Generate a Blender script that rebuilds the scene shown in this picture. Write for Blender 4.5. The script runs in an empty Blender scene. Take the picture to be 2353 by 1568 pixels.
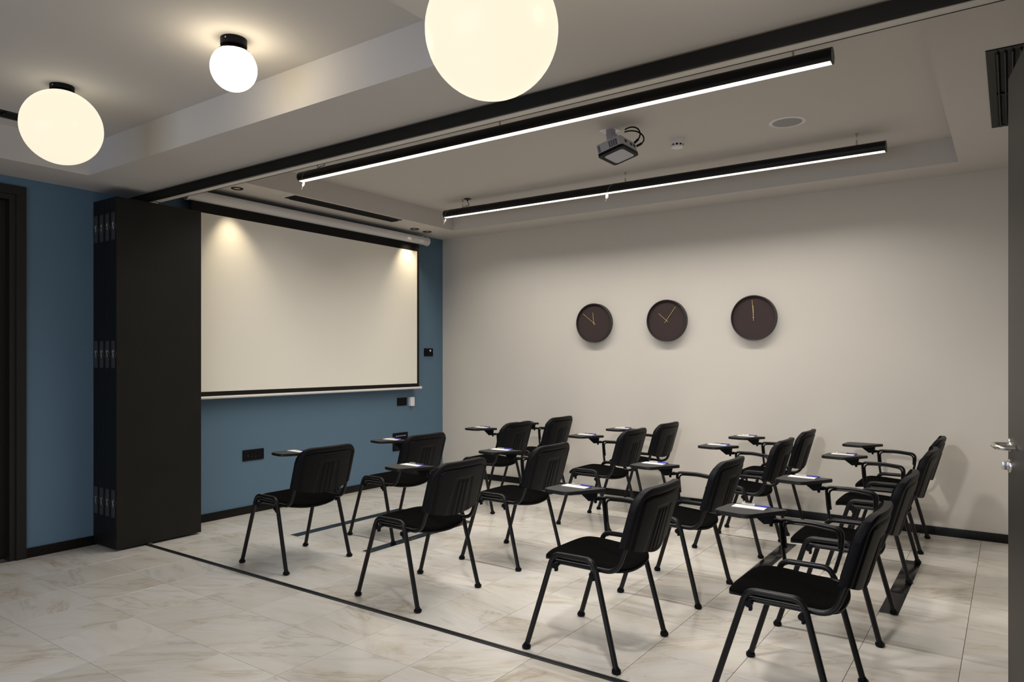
import bpy, bmesh, math, random
from mathutils import Vector, Matrix
random.seed(7)
SC = bpy.context.scene
COL = SC.collection
PI = math.pi

# ------------------------------------------------------------------ camera
IW, IH = 2353.0, 1568.0
F_PX, CX, CY = 1626.5, 1176.5, 826.0
CAM = Vector((5.499, -6.371, 1.36))
FWD = Vector((-0.57645, 0.81714, 0.0))
cam_d = bpy.data.cameras.new('camera')
cam = bpy.data.objects.new('camera', cam_d); COL.objects.link(cam)
cam.location = CAM
cam.rotation_euler = FWD.to_track_quat('-Z', 'Y').to_euler()
cam_d.sensor_fit = 'HORIZONTAL'; cam_d.sensor_width = 36.0
cam_d.lens = 36.0 * F_PX / IW
cam_d.shift_y = (CY - IH / 2) / IW
cam_d.clip_start = 0.05; cam_d.clip_end = 60
SC.camera = cam

# ------------------------------------------------------------------ world, lights, exposure
W = bpy.data.worlds.new('world'); SC.world = W; W.use_nodes = True
W.node_tree.nodes['Background'].inputs[0].default_value = (0.55, 0.68, 1.0, 1)
W.node_tree.nodes['Background'].inputs[1].default_value = 0.6
SC.view_settings.view_transform = 'Standard'
SC.view_settings.look = 'None'
SC.view_settings.exposure = 0.0
SC.view_settings.gamma = 1.0
SC.view_settings.use_curve_mapping = False
SC.cycles.max_bounces = 8
SC.cycles.diffuse_bounces = 5
SC.cycles.caustics_reflective = False
SC.cycles.caustics_refractive = False
SC.cycles.sample_clamp_indirect = 4.0
SC.cycles.use_denoising = True

LINEAR_POWER = 41.0      # watts of each strip lamp
STRIP_GLOW = 3.0         # how bright the strips themselves look
STRIP_SPREAD = 142
STRIP_COL = (1.0, 0.945, 0.87)
GLOBE_BIG = 0.97         # emission of the large opal globes
GLOBE_SMALL = 9.0
GLOBE_GLOW = 135.0
WINDOW_POWER = 70.0      # daylight through the window behind the camera
SPOT_POWER = 24.0        # downlights over the projection screen
WARM = (1.0, 0.86, 0.66)

def light(name, kind, loc, power, color, aim=None, **kw):
    d = bpy.data.lights.new(name, kind); d.energy = power; d.color = color
    for k, v in kw.items(): setattr(d, k, v)
    o = bpy.data.objects.new(name, d); COL.objects.link(o); o.location = loc
    if aim is not None:
        o.rotation_euler = (Vector(aim) - Vector(loc)).to_track_quat('-Z', 'Y').to_euler()
    return o
light('window_daylight', 'AREA', (3.6, -9.72, 1.55), WINDOW_POWER, (0.72, 0.82, 1.0), aim=(3.6, 0, 1.5),
      shape='RECTANGLE', size=4.2, size_y=1.9)
light('lobby_fill_light', 'AREA', (4.3, -7.3, 2.5), 55.0, (1.0, 0.96, 0.92), aim=(4.3, -7.3, 0), shape='RECTANGLE', size=2.0, size_y=1.4)  # added soft fill to brighten the lobby floor, no fixture built
for (sx, sy, k) in ((0.278, -2.905, 1.0), (0.225, -0.722, 1.0), (0.225, -0.52, 0.35)):
    light('downlight_beam', 'SPOT', (sx, sy, 2.755), SPOT_POWER * k, (1.0, 0.84, 0.58), aim=(sx - 0.22, sy + (0.35 if sy < -2 else 0), 0),
          spot_size=math.radians(74), spot_blend=1.0, shadow_soft_size=0.03)

# ------------------------------------------------------------------ materials
def srgb(r, g, b):
    f = lambda c: c / 12.92 if c <= 0.04045 else ((c + 0.055) / 1.055) ** 2.4
    return (f(r / 255), f(g / 255), f(b / 255), 1)

def mat(name, color, rough=0.5, metal=0.0, spec=0.5, noise=0.0, nscale=20.0, bump=0.0, bscale=200.0, coat=0.0, sheen=0.0, emit=None, estr=0.0):
    m = bpy.data.materials.new(name); m.use_nodes = True
    nt = m.node_tree; b = nt.nodes['Principled BSDF']
    c = color if len(color) == 4 else (*color, 1)
    b.inputs['Base Color'].default_value = c
    b.inputs['Roughness'].default_value = rough
    b.inputs['Metallic'].default_value = metal
    b.inputs['Specular IOR Level'].default_value = spec
    if coat: b.inputs['Coat Weight'].default_value = coat; b.inputs['Coat Roughness'].default_value = 0.2
    if sheen: b.inputs['Sheen Weight'].default_value = sheen; b.inputs['Sheen Roughness'].default_value = 0.4
    if emit:
        b.inputs['Emission Color'].default_value = (*emit, 1); b.inputs['Emission Strength'].default_value = estr
    if noise or bump:
        tc = nt.nodes.new('ShaderNodeTexCoord')
    if noise:
        n = nt.nodes.new('ShaderNodeTexNoise'); n.inputs['Scale'].default_value = nscale; n.inputs['Detail'].default_value = 4
        nt.links.new(tc.outputs['Object'], n.inputs['Vector'])
        mx = nt.nodes.new('ShaderNodeMix'); mx.data_type = 'RGBA'; mx.blend_type = 'MULTIPLY'; mx.inputs[0].default_value = 1.0
        rp = nt.nodes.new('ShaderNodeValToRGB')
        rp.color_ramp.elements[0].position = 0.3; rp.color_ramp.elements[1].position = 0.7
        lo = 1 - noise
        rp.color_ramp.elements[0].color = (lo, lo, lo, 1); rp.color_ramp.elements[1].color = (1, 1, 1, 1)
        nt.links.new(n.outputs['Fac'], rp.inputs['Fac'])
        mx.inputs[6].default_value = c
        nt.links.new(rp.outputs['Color'], mx.inputs[7]); nt.links.new(mx.outputs[2], b.inputs['Base Color'])
    if bump:
        n2 = nt.nodes.new('ShaderNodeTexNoise'); n2.inputs['Scale'].default_value = bscale; n2.inputs['Detail'].default_value = 2
        nt.links.new(tc.outputs['Object'], n2.inputs['Vector'])
        bp = nt.nodes.new('ShaderNodeBump'); bp.inputs['Strength'].default_value = bump; bp.inputs['Distance'].default_value = 0.002
        nt.links.new(n2.outputs['Fac'], bp.inputs['Height']); nt.links.new(bp.outputs['Normal'], b.inputs['Normal'])
    return m

def marble_mat():
    m = bpy.data.materials.new('marble_tile'); m.use_nodes = True
    nt = m.node_tree; N = nt.nodes; L = nt.links; b = N['Principled BSDF']
    geo = N.new('ShaderNodeNewGeometry'); oi = N.new('ShaderNodeObjectInfo')
    def rnd(mult):
        a = N.new('ShaderNodeMath'); a.operation = 'MULTIPLY'; a.inputs[1].default_value = mult
        L.new(oi.outputs['Random'], a.inputs[0]); f = N.new('ShaderNodeMath'); f.operation = 'FRACT'
        L.new(a.outputs[0], f.inputs[0]); return f.outputs[0]
    # direction of the veins: a few degrees either side of the X axis, now and then steeper
    ang = N.new('ShaderNodeMapRange'); ang.inputs['To Min'].default_value = -0.9; ang.inputs['To Max'].default_value = 0.35
    L.new(rnd(1.0), ang.inputs['Value'])
    comb = N.new('ShaderNodeCombineXYZ'); L.new(rnd(17.3), comb.inputs[0]); L.new(rnd(91.7), comb.inputs[1])
    sc = N.new('ShaderNodeVectorMath'); sc.operation = 'SCALE'; sc.inputs[3].default_value = 40.0; L.new(comb.outputs[0], sc.inputs[0])
    add = N.new('ShaderNodeVectorMath'); add.operation = 'ADD'; L.new(geo.outputs['Position'], add.inputs[0]); L.new(sc.outputs[0], add.inputs[1])
    rot = N.new('ShaderNodeVectorRotate'); rot.rotation_type = 'Z_AXIS'; L.new(add.outputs[0], rot.inputs['Vector']); L.new(ang.outputs[0], rot.inputs['Angle'])
    def stretch(sx, sy):
        mp = N.new('ShaderNodeMapping'); mp.inputs['Scale'].default_value = (sx, sy, 1); L.new(rot.outputs[0], mp.inputs['Vector']); return mp.outputs[0]
    def noise(vec, scale, detail, dist, rough=0.55):
        n = N.new('ShaderNodeTexNoise'); n.inputs['Scale'].default_value = scale; n.inputs['Detail'].default_value = detail
        n.inputs['Distortion'].default_value = dist; n.inputs['Roughness'].default_value = rough; L.new(vec, n.inputs['Vector']); return n.outputs['Fac']
    def ramp(fac, stops):
        r = N.new('ShaderNodeValToRGB'); e = r.color_ramp.elements
        while len(e) < len(stops): e.new(0.5)
        for i, (p, c) in enumerate(stops): e[i].position = p; e[i].color = c
        L.new(fac, r.inputs['Fac']); return r.outputs['Color']
    base = ramp(noise(stretch(1.0, 2.6), 1.5, 6, 0.9, 0.62), [(0.28, srgb(207, 194, 174)), (0.41, srgb(226, 220, 210)), (0.58, srgb(230, 227, 221)), (0.76, srgb(214, 211, 207))])
    vein = ramp(noise(stretch(1.0, 3.2), 1.45, 7, 1.2, 0.55), [(0.33, (1, 1, 1, 1)), (0.395, (0.88, 0.86, 0.82, 1)), (0.412, (0.66, 0.61, 0.53, 1)), (0.432, (0.93, 0.92, 0.90, 1)), (0.52, (1, 1, 1, 1))])
    fine = ramp(noise(stretch(1.0, 7.0), 3.0, 4, 0.7), [(0.30, (0.955, 0.945, 0.93, 1)), (0.5, (1, 1, 1, 1))])
    def mul(a, c, f=1.0):
        mx = N.new('ShaderNodeMix'); mx.data_type = 'RGBA'; mx.blend_type = 'MULTIPLY'; mx.inputs[0].default_value = f
        L.new(a, mx.inputs[6]); L.new(c, mx.inputs[7]); return mx.outputs[2]
    tone = ramp(rnd(5.7), [(0.0, (0.87, 0.85, 0.82, 1)), (1.0, (1, 1, 1, 1))])
    out = mul(mul(mul(base, vein, 0.6), fine), tone)
    hs = N.new('ShaderNodeHueSaturation'); hs.inputs['Value'].default_value = 0.89; hs.inputs['Saturation'].default_value = 0.85
    L.new(out, hs.inputs['Color']); L.new(hs.outputs[0], b.inputs['Base Color'])
    b.inputs['Roughness'].default_value = 0.2; b.inputs['Specular IOR Level'].default_value = 0.45
    return m

M = dict(
    marble=marble_mat(),
    grout=mat('grout', srgb(104, 96, 86), 0.8),
    beige=mat('beige_paint', srgb(207, 202, 194), 0.75, spec=0.2, noise=0.03, nscale=1.5, bump=0.05, bscale=120),
    blue=mat('blue_paint', srgb(92, 119, 141), 0.6, spec=0.3, noise=0.04, nscale=1.5, bump=0.05, bscale=120),
    white=mat('ceiling_paint', srgb(206, 202, 198), 0.85, spec=0.15, noise=0.02, nscale=1.2),
    blackmetal=mat('black_powder_coat', (0.005, 0.005, 0.006), 0.36, spec=0.3),
    blackplastic=mat('black_plastic', (0.0038, 0.0038, 0.0055), 0.5, spec=0.14, bump=0.2, bscale=450),
    fabric=mat('black_fabric', (0.0035, 0.0035, 0.0035), 0.95, spec=0.02, bump=0.5, bscale=700),
    tablet=mat('tablet_laminate', (0.011, 0.011, 0.012), 0.42, spec=0.35, noise=0.1, nscale=120),
    partition=mat('partition_laminate', (0.010, 0.009, 0.0075), 0.45, spec=0.3, noise=0.25, nscale=3),
    partedge=mat('partition_edge', (0.006, 0.006, 0.006), 0.5, spec=0.3),
    steel=mat('steel', (0.62, 0.60, 0.56), 0.25, metal=1.0),
    darksteel=mat('hinge_plate', (0.10, 0.10, 0.11), 0.45, metal=0.6),
    rail=mat('rail_paint', srgb(222, 217, 208), 0.55),
    fascia=mat('track_fascia', (0.010, 0.009, 0.008), 0.55, spec=0.25, noise=0.3, nscale=8),
    floortrack=mat('floor_track', (0.022, 0.022, 0.024), 0.45, metal=0.3),
    skirting=mat('skirting_marble', (0.006, 0.0055, 0.005), 0.38, spec=0.25, noise=0.4, nscale=30),
    inlay=mat('inlay_marble', (0.010, 0.010, 0.011), 0.22, spec=0.5, noise=0.3, nscale=20),
    screen=mat('screen_fabric', srgb(240, 236, 226), 0.8, spec=0.15),
    screenblack=mat('screen_border', (0.010, 0.009, 0.008), 0.7, spec=0.2),
    whitemetal=mat('white_enamel', srgb(222, 220, 220), 0.2, spec=0.5),
    whiteplastic=mat('white_plastic', srgb(232, 230, 235), 0.45),
    greyplastic=mat('grey_plastic', srgb(182, 182, 194), 0.5),
    slot=mat('dark_slot', (0.004, 0.004, 0.006), 0.7),
    dial=mat('clock_dial', srgb(62, 51, 50), 0.7, spec=0.2, noise=0.12, nscale=300),
    clockrim=mat('clock_rim', srgb(44, 40, 38), 0.45),
    brass=mat('brass', srgb(214, 184, 116), 0.4, metal=0.25),
    paper=mat('paper', srgb(236, 234, 232), 0.8, spec=0.2),
    penblue=mat('pen_blue', srgb(42, 44, 150), 0.35),
    penwhite=mat('pen_white', srgb(220, 214, 200), 0.35),
    doordark=mat('door_laminate', (0.027, 0.0245, 0.021), 0.45, spec=0.4, noise=0.15, nscale=6),
    doorblack=mat('door_black', (0.009, 0.0085, 0.008), 0.45, spec=0.4),
    ventdark=mat('vent_black', (0.005, 0.0048, 0.0045), 0.45, spec=0.22),
    speakergrille=mat('speaker_grille', srgb(168, 166, 168), 0.7, noise=0.25, nscale=600),
    diffuser=mat('strip_diffuser', (0.9, 0.9, 0.9), 0.5, emit=(1.0, 0.90, 0.74), estr=STRIP_GLOW),
    globe=mat('opal_glass', (0.10, 0.10, 0.09), 0.35, spec=0.3, emit=(1.0, 0.91, 0.70), estr=GLOBE_BIG),
    globesmall=mat('opal_glass_bright', (0.85, 0.83, 0.78), 0.35, emit=(1.0, 0.86, 0.62), estr=GLOBE_SMALL),
    downlens=mat('downlight_lens', (0.3, 0.28, 0.22), 0.3, emit=(1.0, 0.8, 0.5), estr=0.10),
    wire=mat('steel_wire', (0.55, 0.53, 0.5), 0.35, metal=1.0),
    clear=mat('clear_cord', (0.42, 0.40, 0.36), 0.4),
)

# ------------------------------------------------------------------ mesh helpers
def add_box(bm, c, s, rot=None, bevel=0.0):
    r = bmesh.ops.create_cube(bm, size=1.0)
    vs = r['verts']
    bmesh.ops.scale(bm, vec=Vector(s), verts=vs)
    if bevel > 0:
        es = list({e for v in vs for e in v.link_edges})
        g = bmesh.ops.bevel(bm, geom=es, offset=bevel, segments=2, affect='EDGES', profile=0.5)
        vs = list({v for f in g['faces'] for v in f.verts} | {v for v in vs if v.is_valid})
    if rot is not None: bmesh.ops.rotate(bm, cent=(0, 0, 0), matrix=rot, verts=vs)
    bmesh.ops.translate(bm, vec=Vector(c), verts=vs)
    return vs

def bx(bm, x0, x1, y0, y1, z0, z1, bevel=0.0):
    return add_box(bm, ((x0 + x1) / 2, (y0 + y1) / 2, (z0 + z1) / 2), (abs(x1 - x0), abs(y1 - y0), abs(z1 - z0)), None, bevel)

def add_cyl(bm, p0, p1, r0, r1=None, seg=16, cap=True):
    r1 = r0 if r1 is None else r1
    p0, p1 = Vector(p0), Vector(p1); d = p1 - p0
    q = d.to_track_quat('Z', 'Y').to_matrix().to_4x4(); q.translation = (p0 + p1) / 2
    bmesh.ops.create_cone(bm, cap_ends=cap, segments=seg, radius1=r0, radius2=r1, depth=d.length, matrix=q)

def fillet(pts, radii, n=6):
    """rounded polyline"""
    P = [Vector(p) for p in pts]; out = [P[0]]
    for i in range(1, len(P) - 1):
        a, b, c = P[i - 1], P[i], P[i + 1]
        r = radii[i - 1] if isinstance(radii, (list, tuple)) else radii
        u = (a - b).normalized(); v = (c - b).normalized()
        d = min(r, (a - b).length * 0.48, (c - b).length * 0.48)
        s, e = b + u * d, b + v * d
        for k in range(n + 1):
            t = k / n
            out.append((1 - t) ** 2 * s + 2 * t * (1 - t) * b + t * t * e)
    out.append(P[-1]); return out

def add_tube(bm, path, r, seg=10, sx=1.0, up=Vector((0, 1, 0)), cap=True):
    """sweep a circle (or an ellipse, sx across 'up') along a path"""
    P = [Vector(p) for p in path]; rings = []
    for i, p in enumerate(P):
        t = (P[min(i + 1, len(P) - 1)] - P[max(i - 1, 0)]).normalized()
        u = up - t * up.dot(t)
        if u.length < 1e-4: u = Vector((1, 0, 0)) - t * t.x
        u.normalize(); w = t.cross(u)
        rings.append([bm.verts.new(p + u * (math.cos(2 * PI * k / seg) * r * sx) + w * (math.sin(2 * PI * k / seg) * r)) for k in range(seg)])
    for a, b in zip(rings, rings[1:]):
        for k in range(seg):
            bm.faces.new((a[k], a[(k + 1) % seg], b[(k + 1) % seg], b[k]))
    if cap:
        bm.faces.new(rings[0][::-1]); bm.faces.new(rings[-1])

def add_lathe(bm, prof, seg=32, axis='Z', loc=(0, 0, 0)):
    """prof: list of (radius, height)"""
    vs = []
    for (r, h) in prof:
        if r < 1e-6: vs.append([bm.verts.new((0, 0, h))])
        else: vs.append([bm.verts.new((r * math.cos(2 * PI * k / seg), r * math.sin(2 * PI * k / seg), h)) for k in range(seg)])
    allv = [v for ring in vs for v in ring]
    for a, b in zip(vs, vs[1:]):
        for k in range(seg):
            k2 = (k + 1) % seg
            if len(a) == 1 and len(b) == 1: continue
            if len(a) == 1: bm.faces.new((a[0], b[k], b[k2]))
            elif len(b) == 1: bm.faces.new((a[k], a[k2], b[0]))
            else: bm.faces.new((a[k], a[k2], b[k2], b[k]))
    if axis == 'Y': bmesh.ops.rotate(bm, cent=(0, 0, 0), matrix=Matrix.Rotation(PI / 2, 3, 'X'), verts=allv)   # +Z -> -Y
    if axis == 'X': bmesh.ops.rotate(bm, cent=(0, 0, 0), matrix=Matrix.Rotation(PI / 2, 3, 'Y'), verts=allv)   # +Z -> +X
    bmesh.ops.translate(bm, vec=Vector(loc), verts=allv)

def add_prism(bm, poly, axis, a0, a1):
    """extrude a 2D polygon; axis 'X': poly is (y,z); 'Y': (x,z); 'Z': (x,y)"""
    def mk(p, a): return {'X': (a, p[0], p[1]), 'Y': (p[0], a, p[1]), 'Z': (p[0], p[1], a)}[axis]
    A = [bm.verts.new(mk(p, a0)) for p in poly]; B = [bm.verts.new(mk(p, a1)) for p in poly]
    bm.faces.new(A[::-1]); bm.faces.new(B)
    n = len(poly)
    for i in range(n): bm.faces.new((A[i], A[(i + 1) % n], B[(i + 1) % n], B[i]))

def round_rect(w, h, r, n=5, cx=0, cy=0):
    out = []
    for (sx, sy, a0) in ((1, 1, 0), (-1, 1, PI / 2), (-1, -1, PI), (1, -1, 3 * PI / 2)):
        for k in range(n + 1):
            a = a0 + PI / 2 * k / n
            out.append((cx + sx * (w / 2 - r) + r * math.cos(a), cy + sy * (h / 2 - r) + r * math.sin(a)))
    return out

def obj(name, bm, m, parent=None, smooth=True, angle=35):
    bmesh.ops.recalc_face_normals(bm, faces=bm.faces[:])
    me = bpy.data.meshes.new(name); bm.to_mesh(me); bm.free()
    me.materials.append(M[m] if isinstance(m, str) else m)
    if smooth:
        me.shade_smooth()
        try: me.set_sharp_from_angle(angle=math.radians(angle))
        except Exception: pass
    o = bpy.data.objects.new(name, me); COL.objects.link(o)
    if parent is not None: o.parent = parent
    return o

def BM(): return bmesh.new()

def tag(o, label, cat, group=None):
    o['label'] = label; o['category'] = cat
    if group: o['group'] = group
    return o

def thing(name, label, cat, loc=(0, 0, 0), rotz=0.0, group=None):
    o = bpy.data.objects.new(name, None); COL.objects.link(o)
    o.empty_display_size = 0.05
    o.location = loc; o.rotation_euler = (0, 0, rotz)
    return tag(o, label, cat, group)

def struct(name, bm, m, parent=None, smooth=False):
    o = obj(name, bm, m, parent, smooth)
    if parent is None: o['kind'] = 'structure'
    return o

def dup(root, loc, rotz=0.0, label=None, group=None):
    def cp(o, parent):
        c = o.copy(); COL.objects.link(c)
        if parent is not None: c.parent = parent
        for ch in list(o.children): cp(ch, c)
        return c
    r = cp(root, None)
    r.location = loc; r.rotation_euler = (0, 0, rotz)
    if label: r['label'] = label
    if group: r['group'] = group
    return r

# ------------------------------------------------------------------ setting: walls, floor, ceilings
XR, YF = 5.8, -9.6          # right wall of the classroom, wall behind the camera
XL = 7.4                    # far side of the lobby behind the camera
ZR, ZRT = 2.772, 2.952      # classroom soffit and its raised tray
ZL, ZLT = 2.592, 2.80       # lobby soffit and its raised tray
YB0, YB1 = -3.645, -3.575   # the track beam

bm = BM(); bx(bm, -0.2, XL + 0.2, YF - 0.2, 0.2, -0.12, -0.005); floor = struct('floor', bm, 'grout')
# tiles: 40 cm squares, each its own piece
xs = [0.0] + [0.116 + 0.4 * k for k in range(0, 15)]
xs = [x for x in xs if x < XR] + [XR]
ys = [-6.47 + 0.4 * k for k in range(0, 8)] + [-3.31 + 0.4 * k for k in range(0, 9)]
ys = sorted(set(round(y, 3) for y in ys)) + [0.0]
tile_cache = {}
G = 0.0011
for i in range(len(xs) - 1):
    for j in range(len(ys) - 1):
        w, h = xs[i + 1] - xs[i] - 2 * G, ys[j + 1] - ys[j] - 2 * G
        if w < 0.02 or h < 0.02: continue
        key = (round(w, 3), round(h, 3))
        if key not in tile_cache:
            bm = BM(); b = 0.0006
            lo = [(-w / 2, -h / 2), (w / 2, -h / 2), (w / 2, h / 2), (-w / 2, h / 2)]
            A = [bm.verts.new((x, y, -0.012)) for x, y in lo]
            B = [bm.verts.new((x, y, -b)) for x, y in lo]
            Cc = [bm.verts.new((x - math.copysign(b, x), y - math.copysign(b, y), 0)) for x, y in lo]
            bm.faces.new(Cc)
            for k in range(4):
                k2 = (k + 1) % 4
                bm.faces.new((A[k], A[k2], B[k2], B[k])); bm.faces.new((B[k], B[k2], Cc[k2], Cc[k]))
            o = obj('tile', bm, 'marble', floor, smooth=False); tile_cache[key] = o.data
        else:
            o = bpy.data.objects.new('tile', tile_cache[key]); COL.objects.link(o); o.parent = floor
        o.location = ((xs[i] + xs[i + 1]) / 2, (ys[j] + ys[j + 1]) / 2, 0)

# blue wall with the doorway at its left end
DY0, DY1, DZ = -5.42, -4.397, 2.472
bm = BM()
add_prism(bm, [(YF, 0), (DY0, 0), (DY0, DZ), (DY1, DZ), (DY1, 0), (0.0, 0), (0.0, 3.05), (YF, 3.05)], 'X', -0.16, 0.0)
struct('wall_left', bm, 'blue')
bm = BM(); bx(bm, -0.16, XR + 0.15, 0.0, 0.15, 0, 3.05); struct('wall_back', bm, 'beige')
bm = BM(); bx(bm, XR, XR + 0.15, -3.60, 0.0, 0, 3.05); struct('wall_right', bm, 'beige')
bm = BM(); bx(bm, XL, XL + 0.15, YF, -3.6, 0, 3.05); struct('wall_lobby', bm, 'beige')
bm = BM(); bx(bm, XR, XL + 0.15, -3.60, -3.45, 0, 3.05); struct('wall_corner', bm, 'beige')
# wall behind the camera with its window opening
bm = BM()
o_ = [(0, 0), (XL, 0), (XL, 3.05), (0, 3.05)]; w_ = [(1.5, 0.6), (5.7, 0.6), (5.7, 2.5), (1.5, 2.5)]
va = [[bm.verts.new((p[0], y, p[1])) for p in ring] for y in (YF, YF - 0.15) for ring in (o_, w_)]
for a, b in ((va[0], va[1]), (va[3], va[2])):
    for k in range(4): bm.faces.new((a[k], a[(k + 1) % 4], b[(k + 1) % 4], b[k]))
for k in range(4):
    bm.faces.new((va[1][k], va[1][(k + 1) % 4], va[3][(k + 1) % 4], va[3][k]))
    bm.faces.new((va[0][k], va[2][k], va[2][(k + 1) % 4], va[0][(k + 1) % 4]))
struct('wall_front', bm, 'beige')
bm = BM()
for x in (1.53, 2.9, 4.3, 5.67): bx(bm, x - 0.03, x + 0.03, YF - 0.1, YF - 0.04, 0.6, 2.5)
for z in (0.63, 2.47): bx(bm, 1.5, 5.7, YF - 0.1, YF - 0.04, z - 0.03, z + 0.03)
wf = struct('window_1', bm, 'doorblack')

def tray_ceiling(name, x0, x1, y0, y1, z, hx0, hx1, hy0, hy1, zt):
    bm = BM()
    O = [bm.verts.new(p) for p in ((x0, y0, z), (x1, y0, z), (x1, y1, z), (x0, y1, z))]
    H = [bm.verts.new(p) for p in ((hx0, hy0, z), (hx1, hy0, z), (hx1, hy1, z), (hx0, hy1, z))]
    T = [bm.verts.new(p) for p in ((hx0, hy0, zt), (hx1, hy0, zt), (hx1, hy1, zt), (hx0, hy1, zt))]
    U = [bm.verts.new(p) for p in ((x0, y0, zt + 0.1), (x1, y0, zt + 0.1), (x1, y1, zt + 0.1), (x0, y1, zt + 0.1))]
    for k in range(4):
        k2 = (k + 1) % 4
        bm.faces.new((O[k], O[k2], H[k2], H[k])); bm.faces.new((H[k], H[k2], T[k2], T[k])); bm.faces.new((O[k2], O[k], U[k], U[k2]))
    bm.faces.new(T[::-1]); bm.faces.new(U)
    return struct(name, bm, 'white')
tray_ceiling('ceiling', 0, XR, YB1, 0, ZR, 0.495, 5.19, -3.17, -0.40, ZRT)
tray_ceiling('ceiling_lobby', 0, XL, YF, YB0, ZL, 0.45, 3.755, -8.4, -4.133, ZLT)

# the beam that carries the folding wall: black fascia, pale rail underneath, thin seal
bm = BM(); bx(bm, 0, XR, YB0 + 0.012, YB1, 2.545, 3.05); beam = struct('trim_1', bm, 'white')
bm = BM()
add_prism(bm, [(YB0, ZL), (YB0, 2.533), (YB0 + 0.003, 2.528), (YB0 + 0.012, 2.5265), (YB0 + 0.014, 2.5265), (YB0 + 0.014, ZL)], 'X', 0, XR)
obj('fascia', bm, 'fascia', beam, smooth=False)
bm = BM(); bx(bm, 0, XR, YB0 + 0.014, YB0 + 0.026, 2.531, 2.548); bx(bm, 0, XR, YB0 + 0.026, YB1, 2.527, 2.548)
obj('rail', bm, 'rail', beam, smooth=False)
bm = BM(); bx(bm, 0, XR, YB1, YB1 + 0.003, 2.525, 2.60); obj('seal', bm, 'fascia', beam, smooth=False)
bm = BM(); bx(bm, 0, XL, YB0 - 0.006, YB0, ZL - 0.004, ZL + 0.03); obj('gap_shade_strip', bm, 'grout', beam, smooth=False)  # solid strip, its dark colour stands for the shade in the gap

# floor track
bm = BM(); TY = -3.672
bx(bm, 0.0, XR, TY - 0.017, TY - 0.004, 0, 0.004, 0.001); ft = struct('trim_2', bm, 'floortrack')
bm = BM(); bx(bm, 0.0, XR, TY + 0.004, TY + 0.017, 0, 0.004, 0.001); obj('rail', bm, 'floortrack', ft)
bm = BM(); bx(bm, 0.0, XR, TY - 0.004, TY + 0.004, 0, 0.0012); obj('channel', bm, 'slot', ft)

# skirting boards, cut into lengths as laid
def skirting(name, pts_axis, a0, a1, step):
    root = None; a = a0
    while a < a1 - 0.01:
        b = min(a + step, a1)
        bm = BM()
        if pts_axis == 'Y': bx(bm, 0, 0.011, a + 0.0006, b - 0.0006, 0, 0.068, 0.002)
        else: bx(bm, a + 0.0006, b - 0.0006, -0.011, 0, 0, 0.066, 0.002)
        if root is None: root = struct(name, bm, 'skirting')
        else: obj('skirting_piece', bm, 'skirting', root)
        a = b
skirting('baseboard_left', 'Y', -4.337, -0.011, 0.61)
skirting('baseboard_back', 'X', 0.0, XR, 0.61)

# black stone inlays in the floor
n = 3
for (x0, x1, y0, y1) in ((0.938, 1.027, -2.885, -1.692), (1.737, 1.825, -2.885, -1.712), (4.120, 4.214, -2.125, -0.928), (4.915, 5.008, -2.125, -0.915)):
    root = None; step = (y1 - y0) / 3
    for k in range(3):
        bm = BM(); bx(bm, x0, x1, y0 + k * step + 0.0008, y0 + (k + 1) * step - 0.0008, -0.002, 0.0012, 0.0006)
        if root is None: root = struct('trim_%d' % n, bm, 'inlay')
        else: obj('tile', bm, 'inlay', root)
    n += 1

# ------------------------------------------------------------------ door at the left end of the blue wall
bm = BM()
add_prism(bm, [(-4.337, 0), (-4.337, 2.532), (-5.48, 2.532), (-5.48, 0), (-5.42, 0), (-5.42, 2.472), (-4.397, 2.472), (-4.397, 0)], 'X', -0.002, 0.016)
d1 = struct('door_1', bm, 'doorblack')
bm = BM()
add_prism(bm, [(-4.397, 0), (-4.397, 2.472), (-5.42, 2.472), (-5.42, 0), (-5.384, 0), (-5.384, 2.436), (-4.433, 2.436), (-4.433, 0)], 'X', -0.10, 0.004)
obj('jamb', bm, 'doorblack', d1, smooth=False)
bm = BM(); bx(bm, -0.11, -0.068, -5.384, -4.433, 0.008, 2.436); obj('leaf', bm, 'doorblack', d1, smooth=False)

# ------------------------------------------------------------------ open door at the right edge of the picture
hx, hy = 5.620, -3.790
fx, fy = 5.4885, -2.893
dl = Vector((fx - hx, fy - hy, 0)); wl = dl.length
door2 = bpy.data.objects.new('door_2', None); COL.objects.link(door2)
door2.location = (hx, hy, 0); door2.rotation_euler = (0, 0, math.atan2(dl.y, dl.x)); door2['kind'] = 'structure'
# local: x along the leaf from the hinge, +y is the face towards the classroom's left
bm = BM(); bx(bm, 0, wl, -0.045, 0, 0.008, 2.487, 0.001); obj('leaf', bm, 'doordark', door2, smooth=False)
hz = 1.022; sx_ = wl - 0.065
bm = BM(); add_lathe(bm, [(0, 0), (0.026, 0), (0.026, 0.006), (0.024, 0.009), (0, 0.009)], 28, 'Y'); bmesh.ops.rotate(bm, cent=(0, 0, 0), matrix=Matrix.Rotation(PI, 3, 'Z'), verts=bm.verts[:])
bmesh.ops.translate(bm, vec=(sx_, 0, hz), verts=bm.verts[:]); hd = obj('handle', bm, 'steel', door2)
bm = BM(); add_tube(bm, fillet([(sx_, 0.004, hz), (sx_, 0.062, hz), (sx_ - 0.125, 0.062, hz), (sx_ - 0.125, 0.006, hz)], [0.03, 0.03], 8), 0.0095, 14, up=Vector((0, 0, 1)))
obj('lever', bm, 'steel', hd)
lz = hz - 0.083
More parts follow.
